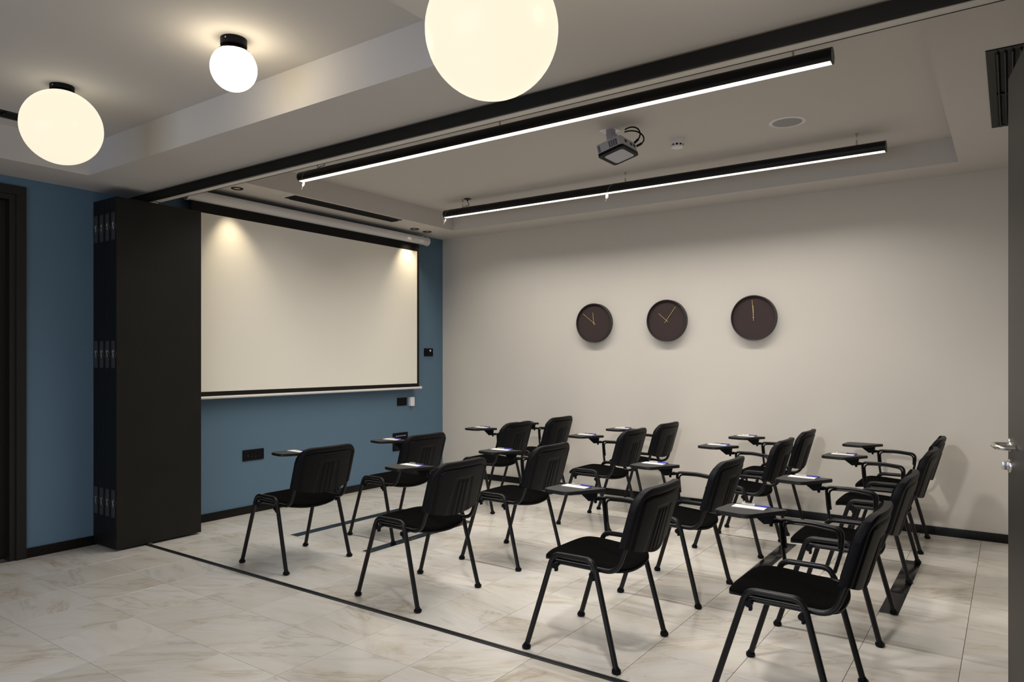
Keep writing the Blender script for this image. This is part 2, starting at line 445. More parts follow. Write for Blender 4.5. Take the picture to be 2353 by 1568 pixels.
bm = BM(); add_lathe(bm, [(0, 0), (0.026, 0), (0.026, 0.006), (0.024, 0.009), (0, 0.009)], 28, 'Y'); bmesh.ops.rotate(bm, cent=(0, 0, 0), matrix=Matrix.Rotation(PI, 3, 'Z'), verts=bm.verts[:])
bmesh.ops.translate(bm, vec=(sx_, 0, lz), verts=bm.verts[:]); lk = obj('lock', bm, 'steel', door2)
bm = BM(); add_box(bm, (sx_, 0.018, lz), (0.007, 0.022, 0.032), None, 0.002); obj('thumb_turn', bm, 'steel', lk)

# ------------------------------------------------------------------ folding partition stacked at the blue wall
fp = thing('folding_partition', 'black folding wall panels stacked flat at the end of the floor track', 'partition', (0, -3.58, 0))
T8 = 0.342 / 8
def hinge_bm():
    bm = BM()
    for s in (-1, 1):
        for (z0, z1) in ((0.012, 0.098), (-0.098, -0.020)):
            add_prism(bm, round_rect(0.018, abs(z1 - z0), 0.0085, 4, s * 0.0125, (z0 + z1) / 2), 'Y', -0.003, 0.004)
    return bm
def knuckle_bm():
    bm = BM()
    add_box(bm, (0.004, -0.004, 0.014), (0.011, 0.012, 0.030), None, 0.001)
    add_box(bm, (-0.009, -0.002, 0.016), (0.009, 0.009, 0.012), None, 0.001)
    add_box(bm, (0.0, -0.003, -0.012), (0.026, 0.008, 0.012), None, 0.001)
    add_box(bm, (0.012, -0.005, -0.003), (0.014, 0.011, 0.007), None, 0.001)
    add_box(bm, (0.012, -0.005, -0.022), (0.014, 0.011, 0.006), None, 0.001)
    return bm
hinge_me = knuckle_me = None
for k in range(8):
    x0 = 0.001 + k * T8
    bm = BM(); bx(bm, x0 + 0.0006, x0 + T8 - 0.0006, -0.319, 0.319, 0.014, 2.512, 0.0015)
    pn = obj('panel', bm, 'partition', fp, smooth=False)
    bm = BM(); bx(bm, x0 + 0.002, x0 + T8 - 0.002, -0.3205, -0.318, 0.016, 2.510); obj('edge_strip', bm, 'partedge', pn, smooth=False)
    if k % 2 == 1:
        for z in (2.305, 1.395, 0.335):
            if hinge_me is None:
                h = obj('hinge', hinge_bm(), 'darksteel', pn); hinge_me = h.data
                kn = obj('hinge', knuckle_bm(), 'steel', pn); knuckle_me = kn.data
            else:
                h = bpy.data.objects.new('hinge', hinge_me); COL.objects.link(h); h.parent = pn
                kn = bpy.data.objects.new('hinge', knuckle_me); COL.objects.link(kn); kn.parent = pn
            kn.name = 'knuckle'
            h.location = (x0, -0.3215, z); kn.location = (x0, -0.3215, z)
bm = BM(); add_cyl(bm, (0.32, -0.045, 2.512), (0.32, -0.045, 2.535), 0.008, seg=12); add_box(bm, (0.32, -0.045, 2.517), (0.03, 0.06, 0.008), None, 0.002); obj('roller', bm, 'steel', fp)
bm = BM(); add_box(bm, (0.335, -0.08, 0.008), (0.022, 0.03, 0.013), None, 0.002); obj('floor_guide', bm, 'darksteel', fp)

# ------------------------------------------------------------------ projection screen
ps = thing('projection_screen', 'white roll-down projection screen with black border on the blue wall', 'screen', (0, 0, 0))
SX = 0.105
bm = BM()
prof = [(SX + 0.046 * math.cos(a), 2.690 + 0.046 * math.sin(a)) for a in [2 * PI * k / 20 for k in range(20)]]
prof = [(x, z if z < 2.70 else min(z, 2.728)) for x, z in prof]
add_prism(bm, prof, 'Y', -3.232, -0.405); obj('roller_case', bm, 'whitemetal', ps)
for (y0, y1) in ((-0.405, -0.388), (-3.249, -3.232)):
    bm = BM(); add_cyl(bm, (SX, y0, 2.688), (SX, y1, 2.688), 0.049, seg=28); ec = obj('end_cap', bm, 'whiteplastic', ps)
    for (dx, dz) in ((0.03, 0.02), (0.032, -0.02), (-0.01, 0.036), (0.0, -0.037)):
        bm = BM(); yy = y1 if y0 > -1 else y0
        add_cyl(bm, (SX + dx, yy - 0.003, 2.688 + dz), (SX + dx, yy + 0.003, 2.688 + dz), 0.005, seg=8); obj('screw', bm, 'slot', ec)
for y in (-0.46, -3.19):
    bm = BM(); bx(bm, 0.0015, SX, y - 0.015, y + 0.015, 2.70, 2.74); obj('bracket', bm, 'whitemetal', ps)
YA, YB_, ZA, ZB = -3.165, -0.556, 1.093, 2.558
def wav(y, z):
    a = (y - YA) / (YB_ - YA); b = (z - ZA) / (ZB - ZA)
    e = math.sin(PI * a) * math.sin(PI * min(1, b * 1.0 + 0.05)) if b < 0.95 else 0.3
    return e * (0.0035 * math.sin(9 * a + 4.5 * b) + 0.0022 * math.sin(17 * a - 7 * b + 1.3) + 0.0015 * math.sin(30 * a + 5 * b))
bm = BM(); NU, NV = 60, 24
gr = [[bm.verts.new((SX + 0.001 + wav(YA + (YB_ - YA) * i / NU, ZA + (ZB - ZA) * j / NV), YA + (YB_ - YA) * i / NU, ZA + (ZB - ZA) * j / NV)) for i in range(NU + 1)] for j in range(NV + 1)]
for j in range(NV):
    for i in range(NU): bm.faces.new((gr[j][i], gr[j][i + 1], gr[j + 1][i + 1], gr[j + 1][i]))
obj('viewing_surface', bm, 'screen', ps)
bm = BM()
Oo = [(-3.200, 1.055), (-0.521, 1.055), (-0.521, 2.668), (-3.200, 2.668)]; Ii = [(YA, ZA), (YB_, ZA), (YB_, ZB), (YA, ZB)]
vo = [bm.verts.new((SX, *p)) for p in Oo]; vi = [bm.verts.new((SX, *p)) for p in Ii]
vo2 = [bm.verts.new((SX - 0.003, *p)) for p in Oo]; vi2 = [bm.verts.new((SX - 0.003, *p)) for p in Ii]
for k in range(4):
    k2 = (k + 1) % 4
    bm.faces.new((vo[k], vo[k2], vi[k2], vi[k])); bm.faces.new((vo2[k], vi2[k], vi2[k2], vo2[k2])); bm.faces.new((vo[k], vo2[k], vo2[k2], vo[k2]))
obj('black_border', bm, 'screenblack', ps, smooth=False)
bm = BM(); add_cyl(bm, (SX, -3.20, 1.043), (SX, -0.502, 1.043), 0.0125, seg=16); rod = obj('bottom_rod', bm, 'whitemetal', ps)
for (y0, y1) in ((-0.505, -0.487), (-3.215, -3.197)):
    bm = BM(); add_cyl(bm, (SX, y0, 1.043), (SX, y1, 1.043), 0.016, seg=16); obj('end_cap', bm, 'penwhite', rod)

# ------------------------------------------------------------------ strip lamps in the classroom
def strip_lamp(y, label, anchors):
    zc, r, x0, x1 = 2.829, 0.041, 0.81, 4.79
    t = thing('strip_lamp', label, 'lamp', (0, y, zc), group='hanging strip lamps')
    half = math.radians(38)
    bm = BM(); n_ = 28
    arc = [(-PI / 2 + half) + (2 * PI - 2 * half) * k / n_ for k in range(n_ + 1)]
    add_prism(bm, [(r * math.cos(a), r * math.sin(a)) for a in arc], 'X', x0, x1); obj('body', bm, 'blackmetal', t)
    bm = BM()
    hw_, zc_ = r * math.sin(half) - 0.0005, -r * math.cos(half)
    add_prism(bm, [(hw_ * math.cos(a), zc_ + 0.004 * math.sin(a)) for a in [PI + PI * k / 12 for k in range(13)]], 'X', x0 + 0.004, x1 - 0.004); obj('diffuser', bm, 'diffuser', t)
    lo = light('strip_light', 'AREA', ((x0 + x1) / 2, 0, -r - 0.001), LINEAR_POWER, STRIP_COL, shape='RECTANGLE', size=x1 - x0 - 0.02, size_y=0.05, spread=math.radians(STRIP_SPREAD))
    lo.parent = t
    for (a, b) in ((x0 - 0.004, x0), (x1, x1 + 0.004)):
        bm = BM(); add_cyl(bm, (a, 0, 0), (b, 0, 0), r + 0.0005, seg=32); obj('end_cap', bm, 'blackmetal', t)
    top = ZRT - zc
    for xa in anchors:
        bm = BM(); add_lathe(bm, [(0, top), (0.012, top), (0.012, top - 0.004), (0.006, top - 0.010), (0.006, top - 0.024), (0, top - 0.024)], 14, loc=(xa, 0, 0)); s = obj('suspension', bm, 'wire', t)
        bm = BM(); add_cyl(bm, (xa, 0, r + 0.03), (xa, 0, top - 0.02), 0.0011, seg=6); obj('wire', bm, 'wire', s)
        bm = BM(); add_cyl(bm, (xa, 0, r - 0.002), (xa, 0, r + 0.032), 0.006, seg=12); obj('gripper', bm, 'wire', s)
    xr = anchors[0] + 0.062
    bm = BM(); add_lathe(bm, [(0, top), (0.036, top), (0.036, top - 0.006), (0.008, top - 0.010), (0.007, top - 0.022), (0, top - 0.022)], 24, loc=(xr, 0, 0)); ro = obj('ceiling_rose', bm, 'blackmetal', t)
    pts = fillet([(xr, 0, top - 0.02), (xr + 0.012, 0, top - 0.05), (xr + 0.024, 0, r + 0.012), (xr - 0.02, 0, r + 0.012), (xr - 0.045, 0, r + 0.008), (xr - 0.052, 0, r - 0.004)], 0.03, 6)
    bm = BM(); add_tube(bm, pts, 0.003, 8); obj('cable', bm, 'blackmetal', ro)
    return t
def wire_loop(lamp, x, z0):
    bm = BM(); pts = []
    for k in range(15):                      # spare wire hanging over the front of the tube, ending in a coil
        a = PI / 2 - (PI * 0.93) * k / 14
        pts.append((x + 0.045 - 0.006 * k, -0.0425 * math.cos(a), 0.0425 * math.sin(a)))
    cx_, cz_ = pts[-1][0] + 0.002, -0.060
    for k in range(26):
        a = PI * 0.45 - 2 * PI * 2 * k / 25
        pts.append((cx_ + 0.011 * math.cos(a), -0.012 + 0.004 * math.sin(a) + 0.0004 * k, cz_ + 0.019 * math.sin(a)))
    pts += [(cx_ - 0.006, -0.014, cz_ - 0.03), (cx_ - 0.012, -0.016, cz_ - 0.045)]
    add_tube(bm, pts, 0.0009, 5); obj('wire_tail', bm, 'clear', lamp)
L1 = strip_lamp(-2.68, 'long black strip lamp with lit underside hanging nearest the track beam', (1.012, 2.80, 4.61))
L2 = strip_lamp(-0.893, 'long black strip lamp with lit underside hanging along the clock wall', (1.033, 2.815, 4.608))
wire_loop(L1, 0.885, 0); wire_loop(L2, 0.845, 0); wire_loop(L2, 2.68, 0)

# ------------------------------------------------------------------ globe lamps in the lobby
def globe_lamp(x, y, z, r, label, big, cap_r=0.057, drop=0.0, cap_h=0.028, glow=0):
    t = thing('globe_lamp', label, 'lamp', (x, y, z), group='opal globe lamps')
    bm = BM(); add_lathe(bm, [(0, 0), (cap_r, 0), (cap_r, -cap_h + 0.004), (cap_r - 0.004, -cap_h), (0, -cap_h)], 36); cp = obj('canopy', bm, 'blackplastic', t)
    bm = BM(); add_lathe(bm, [(0, 0), (0.004, 0), (0.004, 0.002), (0, 0.002)], 10, 'Y'); bmesh.ops.translate(bm, vec=(0.02, -math.sqrt(cap_r ** 2 - 0.0004), -0.013), verts=bm.verts[:]); obj('screw', bm, 'steel', cp)
    top = -cap_h - 0.006 - drop
    zc = top - math.sqrt(r * r - (cap_r * 1.15) ** 2) - 0.004
    bm = BM(); add_lathe(bm, [(0.03, -cap_h + 0.001), (0.03, top), (cap_r * 1.18, top - 0.002), (cap_r * 1.22, top - 0.010), (cap_r * 1.18, top - 0.014), (0.03, top - 0.012)], 36); obj('collar', bm, 'blackplastic', t)
    bm = BM(); a0 = math.asin(cap_r * 1.15 / r); nn = 28
    prof = [(r * math.sin(a0 + (PI - a0) * k / nn), zc + r * math.cos(a0 + (PI - a0) * k / nn)) for k in range(nn)] + [(0, zc - r)]
    add_lathe(bm, prof, 48); obj('globe', bm, 'globe' if big else 'globesmall', t)
    if glow:                                    # the globe's light down into the room
        lo = light('globe_light', 'SPOT', (0.005, 0.186 * r / 0.2, zc - 0.10 * r / 0.2), glow, (1.0, 0.95, 0.90), shadow_soft_size=0.10, spot_size=math.radians(104), spot_blend=0.7)
        lo.rotation_euler = Vector((0.02, 0.80, -0.72)).to_track_quat('-Z', 'Y').to_euler(); lo.parent = t
    return t
globe_lamp(2.640, -4.490, ZLT, 0.1, 'small bright white globe lamp on the lobby ceiling', False, cap_h=0.036, drop=0.010)
globe_lamp(1.412, -4.690, ZLT, 0.192, 'large cream globe lamp near the blue wall and left door', True)
globe_lamp(4.223, -4.668, ZL, 0.2, 'large globe lamp cut off by the top of the photo', True, cap_h=0.034, drop=0.012, glow=GLOBE_GLOW)
globe_lamp(4.90, -4.44, ZL, 0.1, 'small globe lamp on the soffit beyond the top of the photo', False)

# ------------------------------------------------------------------ ceiling fittings
def downlight(x, y, label):
    t = thing('downlight', label, 'lamp', (x, y, ZR), group='recessed downlights')
    bm = BM(); add_lathe(bm, [(0.024, 0.0), (0.048, 0.0), (0.049, -0.004), (0.046, -0.007), (0.040, -0.007), (0.034, -0.003), (0.024, -0.0015)], 32); obj('ring', bm, 'ventdark', t)
    bm = BM(); add_lathe(bm, [(0.025, -0.0018), (0.0, -0.001)], 24); obj('lens', bm, 'downlens', t)
downlight(0.278, -2.905, 'black rimmed downlight near the track beam above the screen')
downlight(0.225, -0.722, 'left one of two downlights by the far end of the screen')
downlight(0.225, -0.52, 'right one of two downlights by the far end of the screen')

def vent(x0, x1, y0, y1, z, label, slats, across=0, fr=0.03):
    t = thing('air_vent', label, 'vent', ((x0 + x1) / 2, (y0 + y1) / 2, z))
    w, h = x1 - x0, y1 - y0
    bm = BM()
    O = [(-w / 2, -h / 2), (w / 2, -h / 2), (w / 2, h / 2), (-w / 2, h / 2)]; f = fr
    I = [(-w / 2 + f, -h / 2 + f), (w / 2 - f, -h / 2 + f), (w / 2 - f, h / 2 - f), (-w / 2 + f, h / 2 - f)]
    rings = [[bm.verts.new((*p, zz)) for p in rr] for (rr, zz) in ((O, 0), (O, -0.005), (I, -0.005), (I, 0))]
    for a, b in zip(rings, rings[1:] + rings[:1]):
        for k in range(4): bm.faces.new((a[k], a[(k + 1) % 4], b[(k + 1) % 4], b[k]))
    obj('frame', bm, 'ventdark', t, smooth=False)
    bm = BM(); bx(bm, -w / 2 + f, w / 2 - f, -h / 2 + f, h / 2 - f, -0.001, 0); obj('backing', bm, 'slot', t, smooth=False)
    for k in range(slats):
        xx = -w / 2 + f + (w - 2 * f) * (k + 0.5) / slats
        bm = BM(); add_box(bm, (xx, 0, -0.008), (0.005, h - 2 * f, 0.018), Matrix.Rotation(math.radians(28), 3, 'Y')); obj('slat', bm, 'ventdark', t, smooth=False)
    for k in range(across):
        yy = -h / 2 + h * (k + 1) / (across + 1)
        bm = BM(); bx(bm, -w / 2 + f, w / 2 - f, yy - 0.006, yy + 0.006, -0.012, -0.001); obj('crossbar', bm, 'ventdark', t, smooth=False)
vent(0.318, 0.463, -2.468, -1.160, ZR, 'long black slot vent in the soffit above the screen', 4, 1, 0.024)
vent(5.402, 5.585, -2.475, -1.165, ZR, 'black slatted vent above the open door at right', 4, 1, 0.034)
vent(0.605, 0.745, -5.75, -4.50, ZLT, 'black vent behind the large cream globe at left', 1, 11, 0.022)

def speaker(x, y, label):
    t = thing('ceiling_speaker', label, 'speaker', (x, y, ZRT), group='round ceiling speakers')
    bm = BM(); add_lathe(bm, [(0.094, 0), (0.117, 0), (0.117, -0.003), (0.112, -0.006), (0.098, -0.008), (0.094, -0.004)], 40); obj('rim', bm, 'whiteplastic', t)
    bm = BM(); add_lathe(bm, [(0.095, -0.004), (0.05, -0.0055), (0, -0.006)], 40); obj('grille', bm, 'speakergrille', t)
speaker(4.272, -1.432, 'round white ceiling speaker between the lamps near the right end')
speaker(1.60, -2.42, 'round ceiling speaker mostly hidden behind the near strip lamp')

t = thing('smoke_detector', 'small white smoke detector on the ceiling beside the projector', 'smoke detector', (3.525, -1.497, ZRT))
bm = BM(); add_lathe(bm, [(0, 0), (0.050, 0), (0.050, -0.034), (0.048, -0.037), (0.043, -0.037)], 36); obj('base', bm, 'whiteplastic', t)
bm = BM(); add_lathe(bm, [(0.042, -0.036), (0.042, -0.052), (0, -0.052)], 36); obj('chamber', bm, 'slot', t)
bm = BM(); add_lathe(bm, [(0, -0.050), (0.044, -0.050), (0.045, -0.056), (0.038, -0.062), (0, -0.063)], 36); obj('cap', bm, 'whiteplastic', t)
for k in range(10):
    a = 2 * PI * k / 10 + 0.3
    bm = BM(); add_box(bm, (0.0455 * math.cos(a), 0.0455 * math.sin(a), -0.044), (0.004, 0.009, 0.016), Matrix.Rotation(a, 3, 'Z')); bmesh.ops.translate(bm, vec=(0, 0, 0), verts=bm.verts[:])
    bm.free()
    bm = BM(); vs = add_box(bm, (0, 0, 0), (0.004, 0.010, 0.016)); bmesh.ops.rotate(bm, cent=(0, 0, 0), matrix=Matrix.Rotation(a, 3, 'Z'), verts=bm.verts[:])
    bmesh.ops.translate(bm, vec=(0.0445 * math.cos(a), 0.0445 * math.sin(a), -0.044), verts=bm.verts[:]); obj('rib', bm, 'whiteplastic', t)

# projector: hangs upside down, nose tipped towards the screen (local -x)
pj = thing('projector', 'grey projector hanging upside down from the ceiling between the strip lamps', 'projector', (3.335, -2.068, 2.752))
tilt = Matrix.Rotation(math.radians(-14), 3, 'Y')
def pj_part(name, bm, m, parent=pj):
    bmesh.ops.rotate(bm, cent=(0, 0, 0), matrix=tilt, verts=bm.verts[:]); return obj(name, bm, m, parent)
PW, PD, PH = 0.25, 0.185, 0.062          # along y, along x, height
bm = BM(); add_prism(bm, round_rect(PD, PW, 0.018, 5), 'Z', -0.008, PH - 0.008); body = pj_part('body', bm, 'greyplastic')
bm = BM(); add_prism(bm, round_rect(PD + 0.004, PW + 0.004, 0.022, 6), 'Z', -0.026, -0.007); pj_part('black_cover', bm, 'blackplastic')
bm = BM(); add_prism(bm, round_rect(PD - 0.045, PW - 0.06, 0.022, 6, 0.004, 0.004), 'Z', -0.028, -0.024); pj_part('top_plate', bm, 'greyplastic')
bm = BM(); add_lathe(bm, [(0.0, 0), (0.030, 0), (0.030, 0.010), (0.024, 0.012), (0.022, 0.006), (0, 0.004)], 24, 'X'); bmesh.ops.rotate(bm, cent=(0, 0, 0), matrix=Matrix.Rotation(PI, 3, 'Z'), verts=bm.verts[:])
bmesh.ops.translate(bm, vec=(-PD / 2, 0.05, 0.018), verts=bm.verts[:]); pj_part('lens', bm, 'blackplastic')
def grille(x0, x1, n1, n2, name):
    bm = BM()
    for i in range(n1):
        for j in range(n2):
            xx = x0 + (x1 - x0) * (i + 0.5) / n1; zz = 0.000 + 0.044 * (j + 0.5) / n2
            add_box(bm, (xx, -PW / 2 - 0.0005, zz), ((x1 - x0) / n1 * 0.72, 0.002, 0.044 / n2 * 0.5))
    o = pj_part(name, bm, 'slot'); o['kind'] = 'stuff'
grille(0.0, 0.066, 4, 8, 'grille'); grille(-0.080, -0.062, 2, 8, 'grille')
bm = BM()
for i in range(10): add_box(bm, (0.0 + 0.066 * (i + 0.5) / 10, -PW / 2 + 0.012, PH - 0.008), (0.004, 0.018, 0.003))
o = pj_part('grille', bm, 'slot'); o['kind'] = 'stuff'
for (yy, zz, n_) in ((-0.05, 0.03, 'socket'), (0.03, 0.028, 'socket'), (0.08, 0.03, 'socket')):
    bm = BM(); add_box(bm, (PD / 2 + 0.0005, yy, zz), (0.002, 0.03, 0.018)); pj_part(n_, bm, 'slot')
# mount
bm = BM(); bx(bm, -0.175, -0.055, 0.055, 0.16, ZRT - 2.752 - 0.004, ZRT - 2.752); mt = obj('ceiling_plate', bm, 'whiteplastic', pj, smooth=False)
bm = BM(); bx(bm, -0.125, -0.075, 0.068, 0.112, 0.150, ZRT - 2.752 - 0.003); add_box(bm, (-0.085, 0.08, 0.140), (0.07, 0.035, 0.035), None, 0.004); obj('mount_head', bm, 'greyplastic', mt)
bm = BM(); add_tube(bm, [(-0.09, 0.085, 0.14), (-0.06, 0.06, 0.10), (-0.02, 0.03, 0.066)], 0.016, 12); obj('mount_arm', bm, 'greyplastic', mt)
bm = BM(); add_cyl(bm, (-0.158, 0.10, ZRT - 2.757), (-0.158, 0.10, ZRT - 2.755), 0.004, seg=10); obj('screw', bm, 'slot', mt)
def cable(p0, p1, bulge):
    p0, p1, bu = Vector(p0), Vector(p1), Vector(bulge)
    pts = [(1 - t) ** 3 * p0 + 3 * t * (1 - t) ** 2 * (p0 + bu) + 3 * t * t * (1 - t) * (p1 + bu) + t ** 3 * p1 for t in [k / 14 for k in range(15)]]
    bm = BM(); add_tube(bm, pts, 0.0048, 8); add_cyl(bm, pts[0], pts[2], 0.008, seg=10); obj('cable', bm, 'blackplastic', pj)
cable((0.10, 0.08, 0.045), (0.02, 0.06, 0.15), (0.11, 0.01, 0.02))
cable((0.10, 0.045, 0.058), (0.03, 0.045, 0.16), (0.09, 0.0, 0.04))

# ------------------------------------------------------------------ sockets and switches on the blue wall
def plate(name, y0, y1, z0, z1, label, cat, modules, kind):
    t = thing(name, label, cat, (0, (y0 + y1) / 2, (z0 + z1) / 2)); w, h = y1 - y0, z1 - z0
    bm = BM(); add_prism(bm, round_rect(w, h, 0.004, 3), 'X', 0, 0.009); obj('plate', bm, 'blackplastic', t)
    iw = w * 0.72
    for k in range(modules):
        yc = -iw / 2 + iw * (k + 0.5) / modules; mw = iw / modules * 0.94
        bm = BM(); add_prism(bm, round_rect(mw, h * 0.52, 0.003, 3, yc, 0), 'X', 0.008, 0.0105); md = obj('module', bm, 'blackplastic', t)
        if kind == 'socket' or (kind == 'mixed' and k > 0):
            bm = BM(); add_lathe(bm, [(mw * 0.36, 0.0108), (mw * 0.42, 0.0112), (mw * 0.40, 0.0125), (mw * 0.36, 0.0108)], 20, 'X', (0, yc, 0)); obj('socket_ring', bm, 'blackmetal', md)
            for s in (-1, 1):
                bm = BM(); add_cyl(bm, (0.0104, yc + s * mw * 0.16, 0), (0.0112, yc + s * mw * 0.16, 0), mw * 0.06, seg=8); obj('pin_hole', bm, 'slot', md)
            bm = BM(); add_box(bm, (0.0115, yc, -h * 0.19), (0.002, mw * 0.2, 0.004)); obj('earth_clip', bm, 'darksteel', md)
        elif kind == 'jack':
            bm = BM(); add_box(bm, (0.0112, yc, h * 0.12), (0.002, mw * 0.8, 0.007)); obj('contact', bm, 'greyplastic', md)
        elif kind == 'mixed':
            bm = BM(); add_box(bm, (0.0112, yc, -h * 0.05), (0.002, mw * 0.2, 0.014)); obj('contact', bm, 'darksteel', md)
    return t
plate('wall_socket', -2.669, -2.457, 0.466, 0.561, 'black four-gang wall socket low on the blue wall', 'socket', 4, 'mixed')
plate('wall_socket', -0.829, -0.60, 0.462, 0.552, 'upper black socket plate behind the second chair back', 'socket', 5, 'jack')
plate('wall_socket', -0.829, -0.60, 0.358, 0.446, 'lower black socket plate behind the second chair back', 'socket', 4, 'socket')
plate('wall_switch', -0.762, -0.616, 0.849, 0.936, 'black switch plate under the screen beside a white box', 'switch', 1, 'switch')
t = plate('wall_switch', -0.327, -0.180, 1.396, 1.486, 'black plate with round knob right of the screen', 'switch', 1, 'switch')
bm = BM(); add_lathe(bm, [(0, 0.0105), (0.020, 0.0105), (0.018, 0.016), (0, 0.016)], 20, 'X', (0, -0.012, 0)); obj('knob', bm, 'blackplastic', t)
bm = BM(); add_lathe(bm, [(0, 0.010), (0.011, 0.010), (0.010, 0.016), (0, 0.017)], 16, 'X', (0, 0.022, 0.018)); obj('highlight_disc', bm, 'whiteplastic', t)  # white disc put in as the highlight on this plate
bm = BM(); add_box(bm, (0.020, 0, 0), (0.04, 0.062, 0.098), None, 0.003)
o = obj('control_box', bm, 'whiteplastic'); o.location = (0, -0.552, 0.888); tag(o, 'small white control box on the blue wall under the screen corner', 'box')

# ------------------------------------------------------------------ clocks
def clock(x, label, minute, hour):
    t = thing('wall_clock', label, 'clock', (x, 0, 1.728), group='round dark clocks on the beige wall')
    R = 0.197
    bm = BM(); add_lathe(bm, [(0, 0.0), (R - 0.006, 0.0), (R, 0.004), (R, 0.055), (R - 0.002, 0.058), (R - 0.008, 0.058), (R - 0.011, 0.054), (R - 0.011, 0.036)], 72, 'Y'); obj('rim', bm, 'clockrim', t)
    bm = BM(); add_lathe(bm, [(R - 0.010, 0.036), (0, 0.036)], 72, 'Y'); obj('dial', bm, 'dial', t)
    for nm, ang, ln, tail, yy, wd in (('minute_hand', minute, 0.155, 0.028, -0.043, 0.0032), ('hour_hand', hour, 0.105, 0.022, -0.0405, 0.0036)):
        bm = BM(); add_box(bm, (0, yy, (ln - tail) / 2), (wd, 0.001, ln + tail)); bmesh.ops.rotate(bm, cent=(0, 0, 0), matrix=Matrix.Rotation(math.radians(ang), 3, 'Y'), verts=bm.verts[:]); obj(nm, bm, 'brass', t, smooth=False)
    bm = BM(); add_cyl(bm, (0, -0.036, 0), (0, -0.0455, 0), 0.005, seg=14); obj('pin', bm, 'brass', t)
clock(2.045, 'left round dark clock, long hand pointing to the upper left', -52, -6)
clock(2.825, 'middle round dark clock, hands spread in a V', 36, -49)
clock(3.640, 'right round dark clock, both hands pointing straight up', -4, -1)

